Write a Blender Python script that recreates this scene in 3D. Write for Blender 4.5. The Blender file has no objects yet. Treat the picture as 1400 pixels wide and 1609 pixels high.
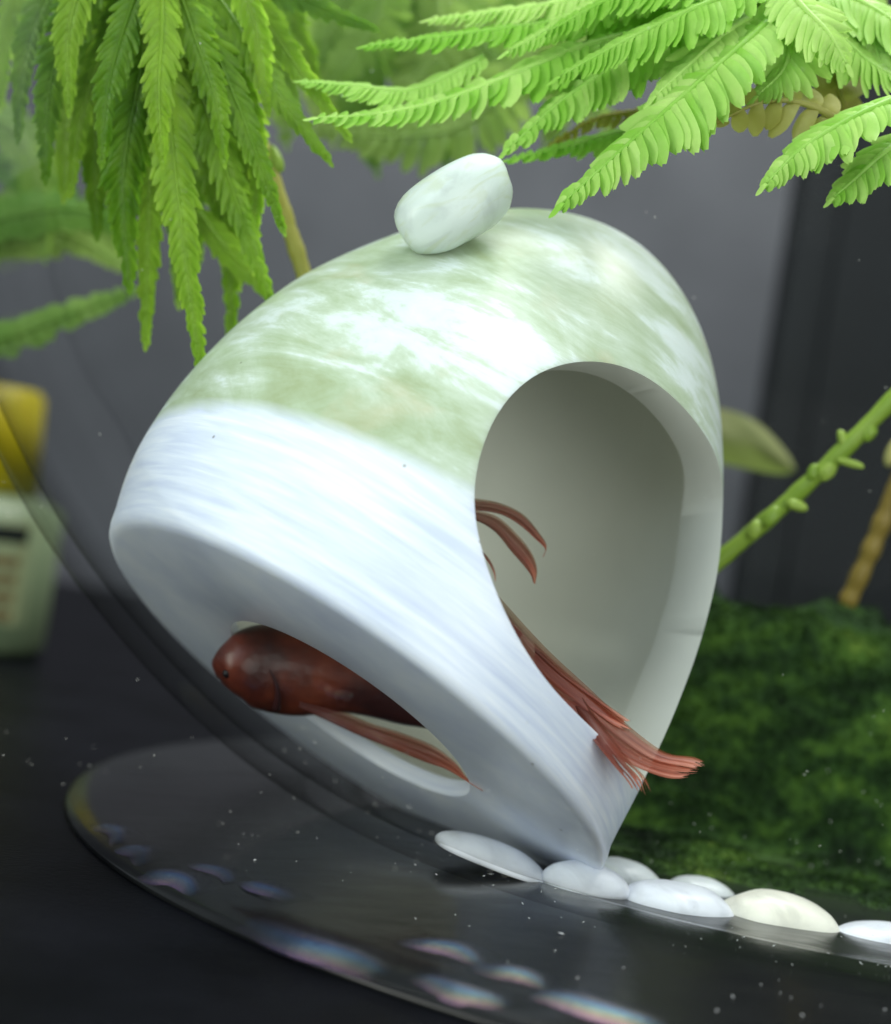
import bpy, bmesh, math, random
import numpy as np
from mathutils import Vector, Matrix, noise
from mathutils.bvhtree import BVHTree

random.seed(11)
rnd = random.Random(5)
sc = bpy.context.scene
COL = sc.collection
sc.unit_settings.system = 'METRIC'
sc.unit_settings.scale_length = 0.01          # one unit is one centimetre

# ------------------------------------------------------------------ camera
ROLL = math.radians(9.0)
CAM = Vector((0, -20, 0))
FWD = Vector((0, 1, 0))
RGT0, UP0 = Vector((1, 0, 0)), Vector((0, 0, 1))
RGT = RGT0 * math.cos(ROLL) + UP0 * math.sin(ROLL)
UPC = UP0 * math.cos(ROLL) - RGT0 * math.sin(ROLL)
# world "up" leans to the right in the picture
RGT = RGT0 * math.cos(ROLL) - UP0 * math.sin(ROLL) * -1
cam = bpy.data.cameras.new('camera')
cam.sensor_fit = 'VERTICAL'
cam.sensor_height = 24
cam.lens = 24 * 20 / (1609 / 140)
cam.clip_start = 0.5
cam.clip_end = 400
camo = bpy.data.objects.new('camera', cam)
COL.objects.link(camo)
camo.matrix_world = Matrix.Translation(CAM) @ Matrix((RGT, UPC, -FWD)).transposed().to_4x4()
sc.camera = camo
cam.dof.use_dof = True
cam.dof.focus_distance = 18.6
cam.dof.aperture_fstop = cam.lens * 1e-3 / 0.38
cam.dof.aperture_blades = 0


def P(px, py, d=0.0):
    """A point of the place seen at a pixel of the photograph, d cm beyond the middle of the pot."""
    k = (20 + d) / 20 / 140
    return CAM + FWD * (20 + d) + RGT * ((px - 700) * k) + UPC * ((804.5 - py) * k)


# ------------------------------------------------------------------ light
w = bpy.data.worlds.new('World')
sc.world = w
w.use_nodes = True
w.node_tree.nodes['Background'].inputs[0].default_value = (0.50, 0.56, 0.62, 1)
w.node_tree.nodes['Background'].inputs[1].default_value = 0.58


def area(name, loc, target, sx, sy, power, colour):
    l = bpy.data.lights.new(name, 'AREA')
    l.shape = 'RECTANGLE'
    l.size, l.size_y, l.energy, l.color = sx, sy, power, colour
    o = bpy.data.objects.new(name, l)
    COL.objects.link(o)
    o.location = loc
    o.rotation_euler = (Vector(target) - Vector(loc)).to_track_quat('-Z', 'Y').to_euler()
    return o


area('tank_lamp', (4, 0, 17), (2, 0, 0), 18, 10, 3000, (0.95, 0.99, 1.0))
area('window_light', (-11, -25, 15), (0, 0, -1), 15, 12, 3100, (0.77, 0.87, 1.0))
area('pot_inside_fill', (13, -26, 3), (1, 0, 0), 18, 14, 4300, (1.0, 0.99, 0.94))  # unseen fill added to brighten the inside of the pot
area('pot_base_fill', (-22, -16, 2), (0, 0, -2), 14, 12, 4300, (0.98, 1.0, 0.92))  # unseen low fill added to lighten the pot's base
area('back_wall_fill', (10, 20, 40), (0, 52, 0), 30, 20, 27000, (1.0, 0.98, 0.96))  # unseen fill added to light the wall behind the bowl
sc.view_settings.view_transform = 'Standard'
sc.view_settings.look = 'None'
sc.view_settings.exposure = 0.0
sc.view_settings.gamma = 1.0
sc.render.engine = 'CYCLES'
sc.cycles.max_bounces = 10
sc.cycles.transparent_max_bounces = 24
sc.cycles.caustics_reflective = False
sc.cycles.caustics_refractive = False
sc.cycles.sample_clamp_indirect = 6
sc.cycles.use_denoising = True


# ------------------------------------------------------------------ helpers
def S(r, g, b):
    """sRGB 0..255 -> linear rgba"""
    f = lambda c: (c / 255 / 12.92) if c <= 10 else ((c / 255 + 0.055) / 1.055) ** 2.4
    return (f(r), f(g), f(b), 1)


def mat(name):
    m = bpy.data.materials.new(name)
    m.use_nodes = True
    nt = m.node_tree
    nt.nodes.clear()
    out = nt.nodes.new('ShaderNodeOutputMaterial')
    return m, nt, out


def nd(nt, kind, **kw):
    n = nt.nodes.new(kind)
    for k, v in kw.items():
        if hasattr(n, k):
            setattr(n, k, v)
        else:
            n.inputs[k.replace('_', ' ')].default_value = v
    return n


def ramp(nt, fac, stops, interp='LINEAR'):
    r = nt.nodes.new('ShaderNodeValToRGB')
    r.color_ramp.interpolation = interp
    while len(r.color_ramp.elements) < len(stops):
        r.color_ramp.elements.new(0.5)
    for e, (p, c) in zip(r.color_ramp.elements, stops):
        e.position, e.color = p, c
    nt.links.new(fac, r.inputs[0])
    return r.outputs[0]


def mixc(nt, fac, a, b, blend='MIX'):
    n = nt.nodes.new('ShaderNodeMix')
    n.data_type = 'RGBA'
    n.blend_type = blend
    for sock, v in ((n.inputs[0], fac), (n.inputs[6], a), (n.inputs[7], b)):
        if hasattr(v, 'links'):
            nt.links.new(v, sock)
        else:
            sock.default_value = v
    return n.outputs[2]


def math_n(nt, op, a, b=None, c=None):
    n = nt.nodes.new('ShaderNodeMath')
    n.operation = op
    for i, v in enumerate((a, b, c)):
        if v is None:
            continue
        if hasattr(v, 'links'):
            nt.links.new(v, n.inputs[i])
        else:
            n.inputs[i].default_value = v
    return n.outputs[0]


def noise_n(nt, vec, scale, detail=4, rough=0.55, dist=0.0):
    n = nt.nodes.new('ShaderNodeTexNoise')
    n.inputs['Scale'].default_value = scale
    n.inputs['Detail'].default_value = detail
    n.inputs['Roughness'].default_value = rough
    n.inputs['Distortion'].default_value = dist
    if vec is not None:
        nt.links.new(vec, n.inputs['Vector'])
    return n.outputs['Fac']


def bump_n(nt, h, strength, dist=0.05):
    b = nt.nodes.new('ShaderNodeBump')
    b.inputs['Strength'].default_value = strength
    b.inputs['Distance'].default_value = dist
    nt.links.new(h, b.inputs['Height'])
    return b.outputs[0]


def objcoord(nt):
    return nt.nodes.new('ShaderNodeTexCoord').outputs['Object']


def mapping(nt, vec, scale=(1, 1, 1), rot=(0, 0, 0), loc=(0, 0, 0)):
    m = nt.nodes.new('ShaderNodeMapping')
    m.inputs['Scale'].default_value = scale
    m.inputs['Rotation'].default_value = rot
    m.inputs['Location'].default_value = loc
    nt.links.new(vec, m.inputs['Vector'])
    return m.outputs[0]


def tag(o, label, cat, group=None, kind=None):
    o['label'] = label
    o['category'] = cat
    if group:
        o['group'] = group
    if kind:
        o['kind'] = kind
    return o


def thing(name, label, cat, loc, group=None):
    o = bpy.data.objects.new(name, None)
    o.empty_display_size = 0.5
    o.location = loc
    COL.objects.link(o)
    return tag(o, label, cat, group)


def link(name, me, m, parent=None, kind=None, label=None):
    o = bpy.data.objects.new(name, me)
    if m is not None and len(me.materials) == 0:
        me.materials.append(m)
    COL.objects.link(o)
    if parent is not None:
        o.parent = parent
        if parent.type == 'EMPTY':
            o.matrix_parent_inverse = Matrix.Translation(-parent.location)
    if kind:
        o['kind'] = kind
    if label:
        o['label'] = label
    return o


def mesh_from(vs, fs, smooth=True, name='mesh'):
    me = bpy.data.meshes.new(name)
    me.from_pydata([tuple(v) for v in vs], [], fs)
    me.update()
    if smooth:
        me.polygons.foreach_set('use_smooth', [True] * len(me.polygons))
    return me


def bm_mesh(bm, smooth=True, sharp=None, name='mesh'):
    bmesh.ops.recalc_face_normals(bm, faces=bm.faces)
    if sharp is not None:
        for e in bm.edges:
            if len(e.link_faces) == 2 and e.calc_face_angle(0) > sharp:
                e.smooth = False
    for f in bm.faces:
        f.smooth = smooth
    me = bpy.data.meshes.new(name)
    bm.to_mesh(me)
    bm.free()
    return me


def catmull(pts, n):
    """n points along a smooth curve through pts (Vectors of any size)"""
    pts = [Vector(p) for p in pts]
    q = [pts[0] * 2 - pts[1]] + pts + [pts[-1] * 2 - pts[-2]]
    m = len(pts) - 1
    out = []
    for i in range(n):
        t = i / (n - 1) * m
        k = min(int(t), m - 1)
        u = t - k
        a, b, c, d = q[k:k + 4]
        out.append(0.5 * ((2 * b) + (c - a) * u + (2 * a - 5 * b + 4 * c - d) * u * u + (3 * b - a - 3 * c + d) * u ** 3))
    return out


def lerp_table(tab, x):
    return float(np.interp(x, [a for a, _ in tab], [b for _, b in tab]))


def tube(pts, radii, seg=8, cap=True):
    vs, fs = [], []
    n = len(pts)
    prev = None
    for i, p in enumerate(pts):
        t = (pts[min(i + 1, n - 1)] - pts[max(i - 1, 0)]).normalized()
        a = prev if prev is not None else (Vector((0, 0, 1)) if abs(t.z) < 0.9 else Vector((1, 0, 0)))
        s = (a - t * a.dot(t)).normalized()
        prev = s
        u = t.cross(s)
        for k in range(seg):
            an = 2 * math.pi * k / seg
            vs.append(p + (s * math.cos(an) + u * math.sin(an)) * radii[i])
    for i in range(n - 1):
        for k in range(seg):
            k2 = (k + 1) % seg
            fs.append((i * seg + k, i * seg + k2, (i + 1) * seg + k2, (i + 1) * seg + k))
    if cap:
        fs.append(tuple(range(seg))[::-1])
        fs.append(tuple(range((n - 1) * seg, n * seg)))
    return vs, fs


def revolve(profile, seg, origin, A, M, N, closed=True):
    """profile: (t, r) pairs, turned about axis A"""
    vs, fs, ring = [], [], []
    for t, r in profile:
        if r < 1e-6:
            ring.append([len(vs)])
            vs.append(origin + A * t)
        else:
            ring.append(list(range(len(vs), len(vs) + seg)))
            for k in range(seg):
                a = 2 * math.pi * k / seg
                vs.append(origin + A * t + M * (r * math.cos(a)) + N * (r * math.sin(a)))
    m = len(profile)
    for i in range(m if closed else m - 1):
        a, b = ring[i], ring[(i + 1) % m]
        for k in range(seg):
            k2 = (k + 1) % seg
            if len(a) == 1 and len(b) == 1:
                break
            if len(a) == 1:
                fs.append((a[0], b[k2], b[k]))
            elif len(b) == 1:
                fs.append((a[k], a[k2], b[0]))
            else:
                fs.append((a[k], a[k2], b[k2], b[k]))
    return vs, fs


# ------------------------------------------------------------------ frame of the tilted pot
BASE = P(700 - 1.0869 * 140, 804.5 + 2.229 * 140, 0)
ax = Vector((0.54634, 0.76658, 0.33744))              # right, up, away
AX = (RGT * ax.x + UPC * ax.y + FWD * ax.z).normalized()
MJ = (RGT * 0.81434 - UPC * 0.58038).normalized()
NR = MJ.cross(AX)
if NR.dot(FWD) > 0:
    NR = -NR                                           # towards the camera


def Q(u, t, v):
    return BASE + MJ * u + AX * t + NR * v


# ------------------------------------------------------------------ materials
def glaze_material():
    m, nt, out = mat('marbled_glaze')
    tc = objcoord(nt)
    sep = nt.nodes.new('ShaderNodeSeparateXYZ')
    nt.links.new(tc, sep.inputs[0])
    big = noise_n(nt, mapping(nt, tc, (0.36, 0.36, 0.6)), 1.0, 7, 0.62, 0.7)
    streak = noise_n(nt, mapping(nt, tc, (0.42, 0.42, 1.5), rot=(0.25, 0.3, 0)), 1.1, 8, 0.68, 1.0)
    fine = noise_n(nt, mapping(nt, tc, (0.6, 0.6, 9.0)), 1.3, 4, 0.6, 0.2)
    mixv = math_n(nt, 'ADD', math_n(nt, 'MULTIPLY', big, 0.55), math_n(nt, 'MULTIPLY', streak, 0.45))
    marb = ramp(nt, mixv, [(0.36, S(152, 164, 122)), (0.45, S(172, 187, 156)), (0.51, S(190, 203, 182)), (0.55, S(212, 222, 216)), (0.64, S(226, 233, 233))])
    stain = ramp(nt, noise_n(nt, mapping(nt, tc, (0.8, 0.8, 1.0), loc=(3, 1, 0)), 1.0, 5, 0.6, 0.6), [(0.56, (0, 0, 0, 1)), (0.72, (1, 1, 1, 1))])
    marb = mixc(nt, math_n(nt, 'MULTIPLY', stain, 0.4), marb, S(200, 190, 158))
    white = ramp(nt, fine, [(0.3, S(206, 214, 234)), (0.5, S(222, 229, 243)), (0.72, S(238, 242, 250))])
    # leaf shadow edge painted in: bluish white below a wavering line, marbling above
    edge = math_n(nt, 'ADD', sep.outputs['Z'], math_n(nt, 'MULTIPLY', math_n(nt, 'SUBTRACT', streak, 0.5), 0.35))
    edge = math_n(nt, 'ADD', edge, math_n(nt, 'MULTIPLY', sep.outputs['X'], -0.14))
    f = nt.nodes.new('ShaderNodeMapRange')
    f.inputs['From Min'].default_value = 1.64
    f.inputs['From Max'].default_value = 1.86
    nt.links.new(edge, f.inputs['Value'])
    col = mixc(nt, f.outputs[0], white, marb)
    # a few pin holes and grains baked into the glaze
    pit = nt.nodes.new('ShaderNodeTexVoronoi')
    pit.inputs['Scale'].default_value = 1.7
    nt.links.new(tc, pit.inputs['Vector'])
    col = mixc(nt, ramp(nt, pit.outputs['Distance'], [(0.0, (0.75, 0.75, 0.75, 1)), (0.028, (0.5, 0.5, 0.5, 1)), (0.04, (0, 0, 0, 1))]), col, S(96, 92, 78))
    b = nd(nt, 'ShaderNodeBsdfPrincipled', Roughness=0.32)
    nt.links.new(col, b.inputs['Base Color'])
    b.inputs['Subsurface Weight'].default_value = 0.3
    b.inputs['Subsurface Radius'].default_value = (0.6, 0.6, 0.5)
    b.inputs['Subsurface Scale'].default_value = 0.6
    b.inputs['Specular IOR Level'].default_value = 0.35
    nt.links.new(bump_n(nt, math_n(nt, 'ADD', fine, streak), 0.10, 0.03), b.inputs['Normal'])
    nt.links.new(b.outputs[0], out.inputs[0])
    return m


def pebble_material(name, tint, veins=0.0, sss=0.3):
    m, nt, out = mat(name)
    tc = objcoord(nt)
    n = noise_n(nt, mapping(nt, tc, (1, 1, 1.6)), 1.3, 5, 0.6, 0.8)
    col = ramp(nt, n, [(0.32, mul(tint, 0.80)), (0.5, tint), (0.7, mul(tint, 1.04))])
    if veins:
        v = noise_n(nt, mapping(nt, tc, (0.6, 0.6, 3)), 1.6, 4, 0.5, 2.0)
        col = mixc(nt, ramp(nt, v, [(0.5, (0, 0, 0, 1)), (0.62, (veins, veins, veins, 1))]), col, S(196, 206, 182))
    b = nd(nt, 'ShaderNodeBsdfPrincipled', Roughness=0.3)
    nt.links.new(col, b.inputs['Base Color'])
    b.inputs['Subsurface Weight'].default_value = sss
    b.inputs['Subsurface Radius'].default_value = (0.6, 0.6, 0.5)
    b.inputs['Subsurface Scale'].default_value = 0.4 if sss < 0.5 else 1.0
    b.inputs['Specular IOR Level'].default_value = 0.3
    nt.links.new(b.outputs[0], out.inputs[0])
    return m


def mul(c, k):
    return (min(1, c[0] * k), min(1, c[1] * k), min(1, c[2] * k), 1)


def leaf_material(name, dark, light, trans=0.45, rough=0.4, scale=2.2):
    m, nt, out = mat(name)
    tc = nt.nodes.new('ShaderNodeTexCoord')
    geo = nt.nodes.new('ShaderNodeNewGeometry')
    oi = nt.nodes.new('ShaderNodeObjectInfo')
    n = noise_n(nt, geo.outputs['Position'], scale, 4, 0.6)
    v = math_n(nt, 'ADD', math_n(nt, 'MULTIPLY', n, 0.55), math_n(nt, 'MULTIPLY', oi.outputs['Random'], 0.45))
    col = ramp(nt, v, [(0.25, dark), (0.75, light)])
    b = nd(nt, 'ShaderNodeBsdfPrincipled', Roughness=rough)
    nt.links.new(col, b.inputs['Base Color'])
    b.inputs['Specular IOR Level'].default_value = 0.35
    t = nt.nodes.new('ShaderNodeBsdfTranslucent')
    nt.links.new(mixc(nt, 0.35, col, S(170, 220, 70)), t.inputs['Color'])
    mx = nt.nodes.new('ShaderNodeMixShader')
    mx.inputs[0].default_value = trans
    nt.links.new(b.outputs[0], mx.inputs[1])
    nt.links.new(t.outputs[0], mx.inputs[2])
    fine = noise_n(nt, geo.outputs['Position'], 22, 3, 0.5)
    nt.links.new(bump_n(nt, fine, 0.12, 0.02), b.inputs['Normal'])
    nt.links.new(mx.outputs[0], out.inputs[0])
    return m


def plain(name, c, rough=0.5, spec=0.4, var=0.25, scale=3.0):
    m, nt, out = mat(name)
    n = noise_n(nt, objcoord(nt), scale, 4, 0.6)
    col = ramp(nt, n, [(0.3, mul(c, 1 - var)), (0.7, mul(c, 1 + var * 0.5))])
    b = nd(nt, 'ShaderNodeBsdfPrincipled', Roughness=rough)
    b.inputs['Specular IOR Level'].default_value = spec
    nt.links.new(col, b.inputs['Base Color'])
    nt.links.new(b.outputs[0], out.inputs[0])
    return m


def fin_material():
    """red brown skin with rays: colour and clearness follow the fin's own base-to-tip map"""
    m, nt, out = mat('fin_membrane')
    uv = nt.nodes.new('ShaderNodeUVMap')
    uv.uv_map = 'fin'
    sep = nt.nodes.new('ShaderNodeSeparateXYZ')
    nt.links.new(uv.outputs[0], sep.inputs[0])
    rays = noise_n(nt, mapping(nt, uv.outputs[0], (1.0, 15, 1)), 1.0, 3, 0.55)
    blot = noise_n(nt, mapping(nt, uv.outputs[0], (3, 6, 1)), 1.0, 3, 0.6)
    x = math_n(nt, 'ADD', sep.outputs['X'], math_n(nt, 'MULTIPLY', math_n(nt, 'SUBTRACT', rays, 0.5), 0.35))
    col = ramp(nt, x, [(0.05, S(92, 38, 28)), (0.4, S(128, 54, 34)), (0.62, S(140, 62, 46)), (0.82, S(192, 104, 80)), (1.0, S(222, 142, 116))])
    col = mixc(nt, ramp(nt, blot, [(0.5, (0, 0, 0, 1)), (0.7, (0.7, 0.7, 0.7, 1))]), col, S(112, 50, 46))
    b = nd(nt, 'ShaderNodeBsdfPrincipled', Roughness=0.45)
    nt.links.new(col, b.inputs['Base Color'])
    t = nt.nodes.new('ShaderNodeBsdfTranslucent')
    nt.links.new(col, t.inputs['Color'])
    mx = nt.nodes.new('ShaderNodeMixShader')
    mx.inputs[0].default_value = 0.35
    nt.links.new(b.outputs[0], mx.inputs[1])
    nt.links.new(t.outputs[0], mx.inputs[2])
    tr = nt.nodes.new('ShaderNodeBsdfTransparent')
    tr.inputs[0].default_value = (1.0, 0.86, 0.72, 1)
    mx2 = nt.nodes.new('ShaderNodeMixShader')
    # membrane is clearer between the rays and towards the thin upper edge (v near 0)
    thin = ramp(nt, sep.outputs['Y'], [(0.0, (0.55, 0.55, 0.55, 1)), (0.18, (0.12, 0.12, 0.12, 1)), (0.5, (0.0, 0.0, 0.0, 1))])
    clear = math_n(nt, 'ADD', math_n(nt, 'MULTIPLY', ramp(nt, rays, [(0.35, (0, 0, 0, 1)), (0.7, (1, 1, 1, 1))]), 0.22), thin)
    nt.links.new(clear, mx2.inputs[0])
    nt.links.new(mx.outputs[0], mx2.inputs[1])
    nt.links.new(tr.outputs[0], mx2.inputs[2])
    nt.links.new(bump_n(nt, rays, 0.25, 0.03), b.inputs['Normal'])
    nt.links.new(mx2.outputs[0], out.inputs[0])
    return m


def fish_skin():
    m, nt, out = mat('fish_skin')
    tc = objcoord(nt)
    v = nt.nodes.new('ShaderNodeTexVoronoi')
    v.inputs['Scale'].default_value = 9
    nt.links.new(tc, v.inputs['Vector'])
    n = noise_n(nt, tc, 1.3, 4, 0.55)
    col = ramp(nt, n, [(0.3, S(54, 22, 18)), (0.5, S(94, 40, 26)), (0.68, S(120, 58, 36))])
    col = mixc(nt, ramp(nt, noise_n(nt, mapping(nt, tc, loc=(5, 0, 2)), 1.1, 3, 0.5), [(0.46, (0, 0, 0, 1)), (0.65, (0.9, 0.9, 0.9, 1))]), col, S(44, 22, 24))
    b = nd(nt, 'ShaderNodeBsdfPrincipled', Roughness=0.38)
    nt.links.new(col, b.inputs['Base Color'])
    nt.links.new(bump_n(nt, v.outputs['Distance'], 0.25, 0.02), b.inputs['Normal'])
    nt.links.new(b.outputs[0], out.inputs[0])
    return m


def glass_material(name, tint, edge, gloss_rough=0.03):
    """clear wall: passes light straight, darker where looked through edge-on, mirrors at a glance"""
    m, nt, out = mat(name)
    lw = nt.nodes.new('ShaderNodeLayerWeight')
    lw.inputs['Blend'].default_value = 0.32
    tr = nt.nodes.new('ShaderNodeBsdfTransparent')
    nt.links.new(ramp(nt, lw.outputs['Facing'], [(0.0, tint), (0.62, tint), (0.92, edge)]), tr.inputs[0])
    gl = nt.nodes.new('ShaderNodeBsdfGlossy')
    gl.inputs['Roughness'].default_value = gloss_rough
    mx = nt.nodes.new('ShaderNodeMixShader')
    fr = nt.nodes.new('ShaderNodeFresnel')
    fr.inputs['IOR'].default_value = 1.12
    nt.links.new(math_n(nt, 'MULTIPLY', fr.outputs[0], 0.12), mx.inputs[0])
    nt.links.new(tr.outputs[0], mx.inputs[1])
    nt.links.new(gl.outputs[0], mx.inputs[2])
    nt.links.new(mx.outputs[0], out.inputs[0])
    return m


def base_glass():
    m, nt, out = mat('thick_dark_glass')
    geo = nt.nodes.new('ShaderNodeNewGeometry')
    pos = geo.outputs['Position']
    sep = nt.nodes.new('ShaderNodeSeparateXYZ')
    nt.links.new(pos, sep.inputs[0])
    n = noise_n(nt, mapping(nt, pos, (0.25, 0.25, 0.25)), 1.2, 4, 0.55, 0.6)
    col = ramp(nt, n, [(0.35, S(10, 11, 13)), (0.6, S(24, 26, 26))])
    # greenish streaks towards the far right of the floor
    streaks = noise_n(nt, mapping(nt, pos, (0.35, 1.3, 1)), 1.6, 6, 0.65, 0.5)
    back = nt.nodes.new('ShaderNodeMapRange')
    back.inputs['From Min'].default_value = 0.4
    back.inputs['From Max'].default_value = 3.0
    nt.links.new(sep.outputs['Y'], back.inputs['Value'])
    rgt = nt.nodes.new('ShaderNodeMapRange')
    rgt.inputs['From Min'].default_value = 0.5
    rgt.inputs['From Max'].default_value = 3.0
    nt.links.new(sep.outputs['X'], rgt.inputs['Value'])
    f = math_n(nt, 'MULTIPLY', math_n(nt, 'MULTIPLY', back.outputs[0], rgt.outputs[0]), ramp(nt, streaks, [(0.36, (0.1, 0.1, 0.1, 1)), (0.62, (1, 1, 1, 1))]))
    col = mixc(nt, f, col, mixc(nt, noise_n(nt, mapping(nt, pos, (0.3, 0.3, 1)), 1.0, 3, 0.5), S(52, 68, 56), S(84, 116, 44)))
    b = nd(nt, 'ShaderNodeBsdfPrincipled', Roughness=0.16)
    nt.links.new(col, b.inputs['Base Color'])
    b.inputs['IOR'].default_value = 1.34
    rg = noise_n(nt, mapping(nt, pos, (0.6, 2.5, 1)), 1.2, 5, 0.6, 0.4)
    nt.links.new(ramp(nt, rg, [(0.3, (0.15, 0.15, 0.15, 1)), (0.75, (0.28, 0.28, 0.28, 1))]), b.inputs['Roughness'])
    nt.links.new(bump_n(nt, noise_n(nt, pos, 1.5, 3, 0.5), 0.12, 0.05), b.inputs['Normal'])
    nt.links.new(b.outputs[0], out.inputs[0])
    return m


def rainbow_glint():
    """rainbow glints of refracted light on the foot, imitated by film-coated strips"""
    m, nt, out = mat('glint_strip')
    uv = nt.nodes.new('ShaderNodeUVMap')
    uv.uv_map = 'fin'
    geo = nt.nodes.new('ShaderNodeNewGeometry')
    sep = nt.nodes.new('ShaderNodeSeparateXYZ')
    nt.links.new(uv.outputs[0], sep.inputs[0])
    n = noise_n(nt, geo.outputs['Position'], 1.1, 3, 0.5)
    grit = noise_n(nt, geo.outputs['Position'], 30, 3, 0.7)
    b = nd(nt, 'ShaderNodeBsdfPrincipled', Roughness=0.22)
    b.inputs['Base Color'].default_value = (0.02, 0.03, 0.10, 1)
    b.inputs['IOR'].default_value = 2.1
    b.inputs['Thin Film IOR'].default_value = 2.6
    q = math_n(nt, 'ADD', sep.outputs['Y'], math_n(nt, 'MULTIPLY', math_n(nt, 'SUBTRACT', n, 0.5), 0.12))
    th = ramp(nt, q, [(0.0, (0.27,) * 3 + (1,)), (0.62, (0.29,) * 3 + (1,)), (0.66, (0.63,) * 3 + (1,)), (0.96, (0.99,) * 3 + (1,))])
    nt.links.new(math_n(nt, 'MULTIPLY', th, 200.0), b.inputs['Thin Film Thickness'])
    nt.links.new(bump_n(nt, grit, 0.6, 0.03), b.inputs['Normal'])
    tr = nt.nodes.new('ShaderNodeBsdfTransparent')
    mx = nt.nodes.new('ShaderNodeMixShader')
    # each glint fades out towards the ends and the inner side
    x = math_n(nt, 'MULTIPLY', math_n(nt, 'MULTIPLY', sep.outputs['X'], math_n(nt, 'SUBTRACT', 1.0, sep.outputs['X'])), 4.0)
    y = ramp(nt, sep.outputs['Y'], [(0.0, (0, 0, 0, 1)), (0.5, (0.12, 0.12, 0.12, 1)), (0.64, (0.7, 0.7, 0.7, 1)), (0.7, (1, 1, 1, 1)), (0.95, (1, 1, 1, 1)), (1.0, (0.0, 0.0, 0.0, 1))])
    k = math_n(nt, 'MULTIPLY', math_n(nt, 'MULTIPLY', x, y), ramp(nt, n, [(0.35, (0.15, 0.15, 0.15, 1)), (0.65, (1, 1, 1, 1))]))
    nt.links.new(k, mx.inputs[0])
    nt.links.new(tr.outputs[0], mx.inputs[1])
    nt.links.new(b.outputs[0], mx.inputs[2])
    nt.links.new(mx.outputs[0], out.inputs[0])
    return m


def moss_material():
    m, nt, out = mat('moss')
    pos = nt.nodes.new('ShaderNodeNewGeometry').outputs['Position']
    n = noise_n(nt, mapping(nt, pos, (0.55, 0.9, 1.2)), 1.0, 6, 0.65, 0.4)
    f = noise_n(nt, pos, 7, 3, 0.6)
    v = math_n(nt, 'ADD', math_n(nt, 'MULTIPLY', n, 0.75), math_n(nt, 'MULTIPLY', f, 0.25))
    col = ramp(nt, v, [(0.36, S(10, 22, 10)), (0.48, S(34, 58, 23)), (0.58, S(64, 94, 33)), (0.71, S(118, 142, 56))])
    b = nd(nt, 'ShaderNodeBsdfPrincipled', Roughness=0.9)
    b.inputs['Specular IOR Level'].default_value = 0.15
    nt.links.new(col, b.inputs['Base Color'])
    nt.links.new(b.outputs[0], out.inputs[0])
    return m


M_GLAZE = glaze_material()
M_BARE = plain('unglazed_inside', S(226, 228, 217), 0.5, 0.3, 0.05, 0.6)
M_KNOB = pebble_material('knob_stone', S(206, 216, 208), 0.7)
M_PEB = [pebble_material('white_pebble', S(236, 240, 247)), pebble_material('cream_pebble', S(240, 238, 222), 0.0),
         pebble_material('grey_white_pebble', S(226, 232, 232), 0.5)]
M_LEAF_R = leaf_material('bright_leaf', S(150, 206, 76), S(208, 238, 140), 0.42)
M_LEAF_L = leaf_material('deep_leaf', S(92, 140, 24), S(172, 208, 70), 0.55)
M_LEAF_B = leaf_material('pale_leaf', S(104, 150, 56), S(184, 208, 116), 0.45, 0.5, 1.2)
M_OLD = leaf_material('old_leaf', S(170, 160, 66), S(214, 206, 140), 0.45)
M_STEM = leaf_material('lime_stem', S(118, 150, 44), S(166, 188, 84), 0.15)
M_BROWN = leaf_material('tan_stem', S(110, 92, 36), S(150, 128, 60), 0.1)
M_FIN = fin_material()
M_SKIN = fish_skin()
M_WALLGLASS = glass_material('bowl_glass', (0.97, 0.985, 0.98, 1), (0.58, 0.58, 0.57, 1))
M_BASEGLASS = base_glass()

# ------------------------------------------------------------------ the room: table and wall
FLOOR_Z = -3.85
TABLE_Z = -4.3


def quad(name, a, b, c, d, m, kind='structure'):
    return link(name, mesh_from([a, b, c, d], [(0, 1, 2, 3)], False), m, None, kind)


def table_mat():
    m, nt, out = mat('black_table')
    tc = objcoord(nt)
    n = noise_n(nt, tc, 0.5, 4, 0.6)
    col = ramp(nt, n, [(0.35, S(6, 7, 10)), (0.7, S(18, 19, 24))])
    b = nd(nt, 'ShaderNodeBsdfPrincipled', Roughness=0.35)
    b.inputs['IOR'].default_value = 1.1
    nt.links.new(col, b.inputs['Base Color'])
    sp = noise_n(nt, tc, 14, 4, 0.7)
    nt.links.new(bump_n(nt, sp, 0.25, 0.03), b.inputs['Normal'])
    nt.links.new(b.outputs[0], out.inputs[0])
    return m


M_TABLE = table_mat()
quad('table_top', (-60, -40, TABLE_Z), (60, -40, TABLE_Z), (60, 40, TABLE_Z), (-60, 40, TABLE_Z), M_TABLE)
M_WALL = plain('grey_wall', S(96, 97, 102), 0.8, 0.2, 0.3, 0.09)
quad('wall', (-80, 52, -30), (80, 52, -30), (80, 52, 60), (-80, 52, 60), M_WALL)


def box(x0, x1, y0, y1, z0, z1, bev=0.0):
    bm = bmesh.new()
    bmesh.ops.create_cube(bm, size=1)
    for v in bm.verts:
        v.co = Vector(((x0 + x1) / 2 + v.co.x * (x1 - x0), (y0 + y1) / 2 + v.co.y * (y1 - y0), (z0 + z1) / 2 + v.co.z * (z1 - z0)))
    if bev:
        bmesh.ops.bevel(bm, geom=list(bm.edges), offset=bev, segments=2, profile=0.5, affect='EDGES')
    return bm_mesh(bm, False)


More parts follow.
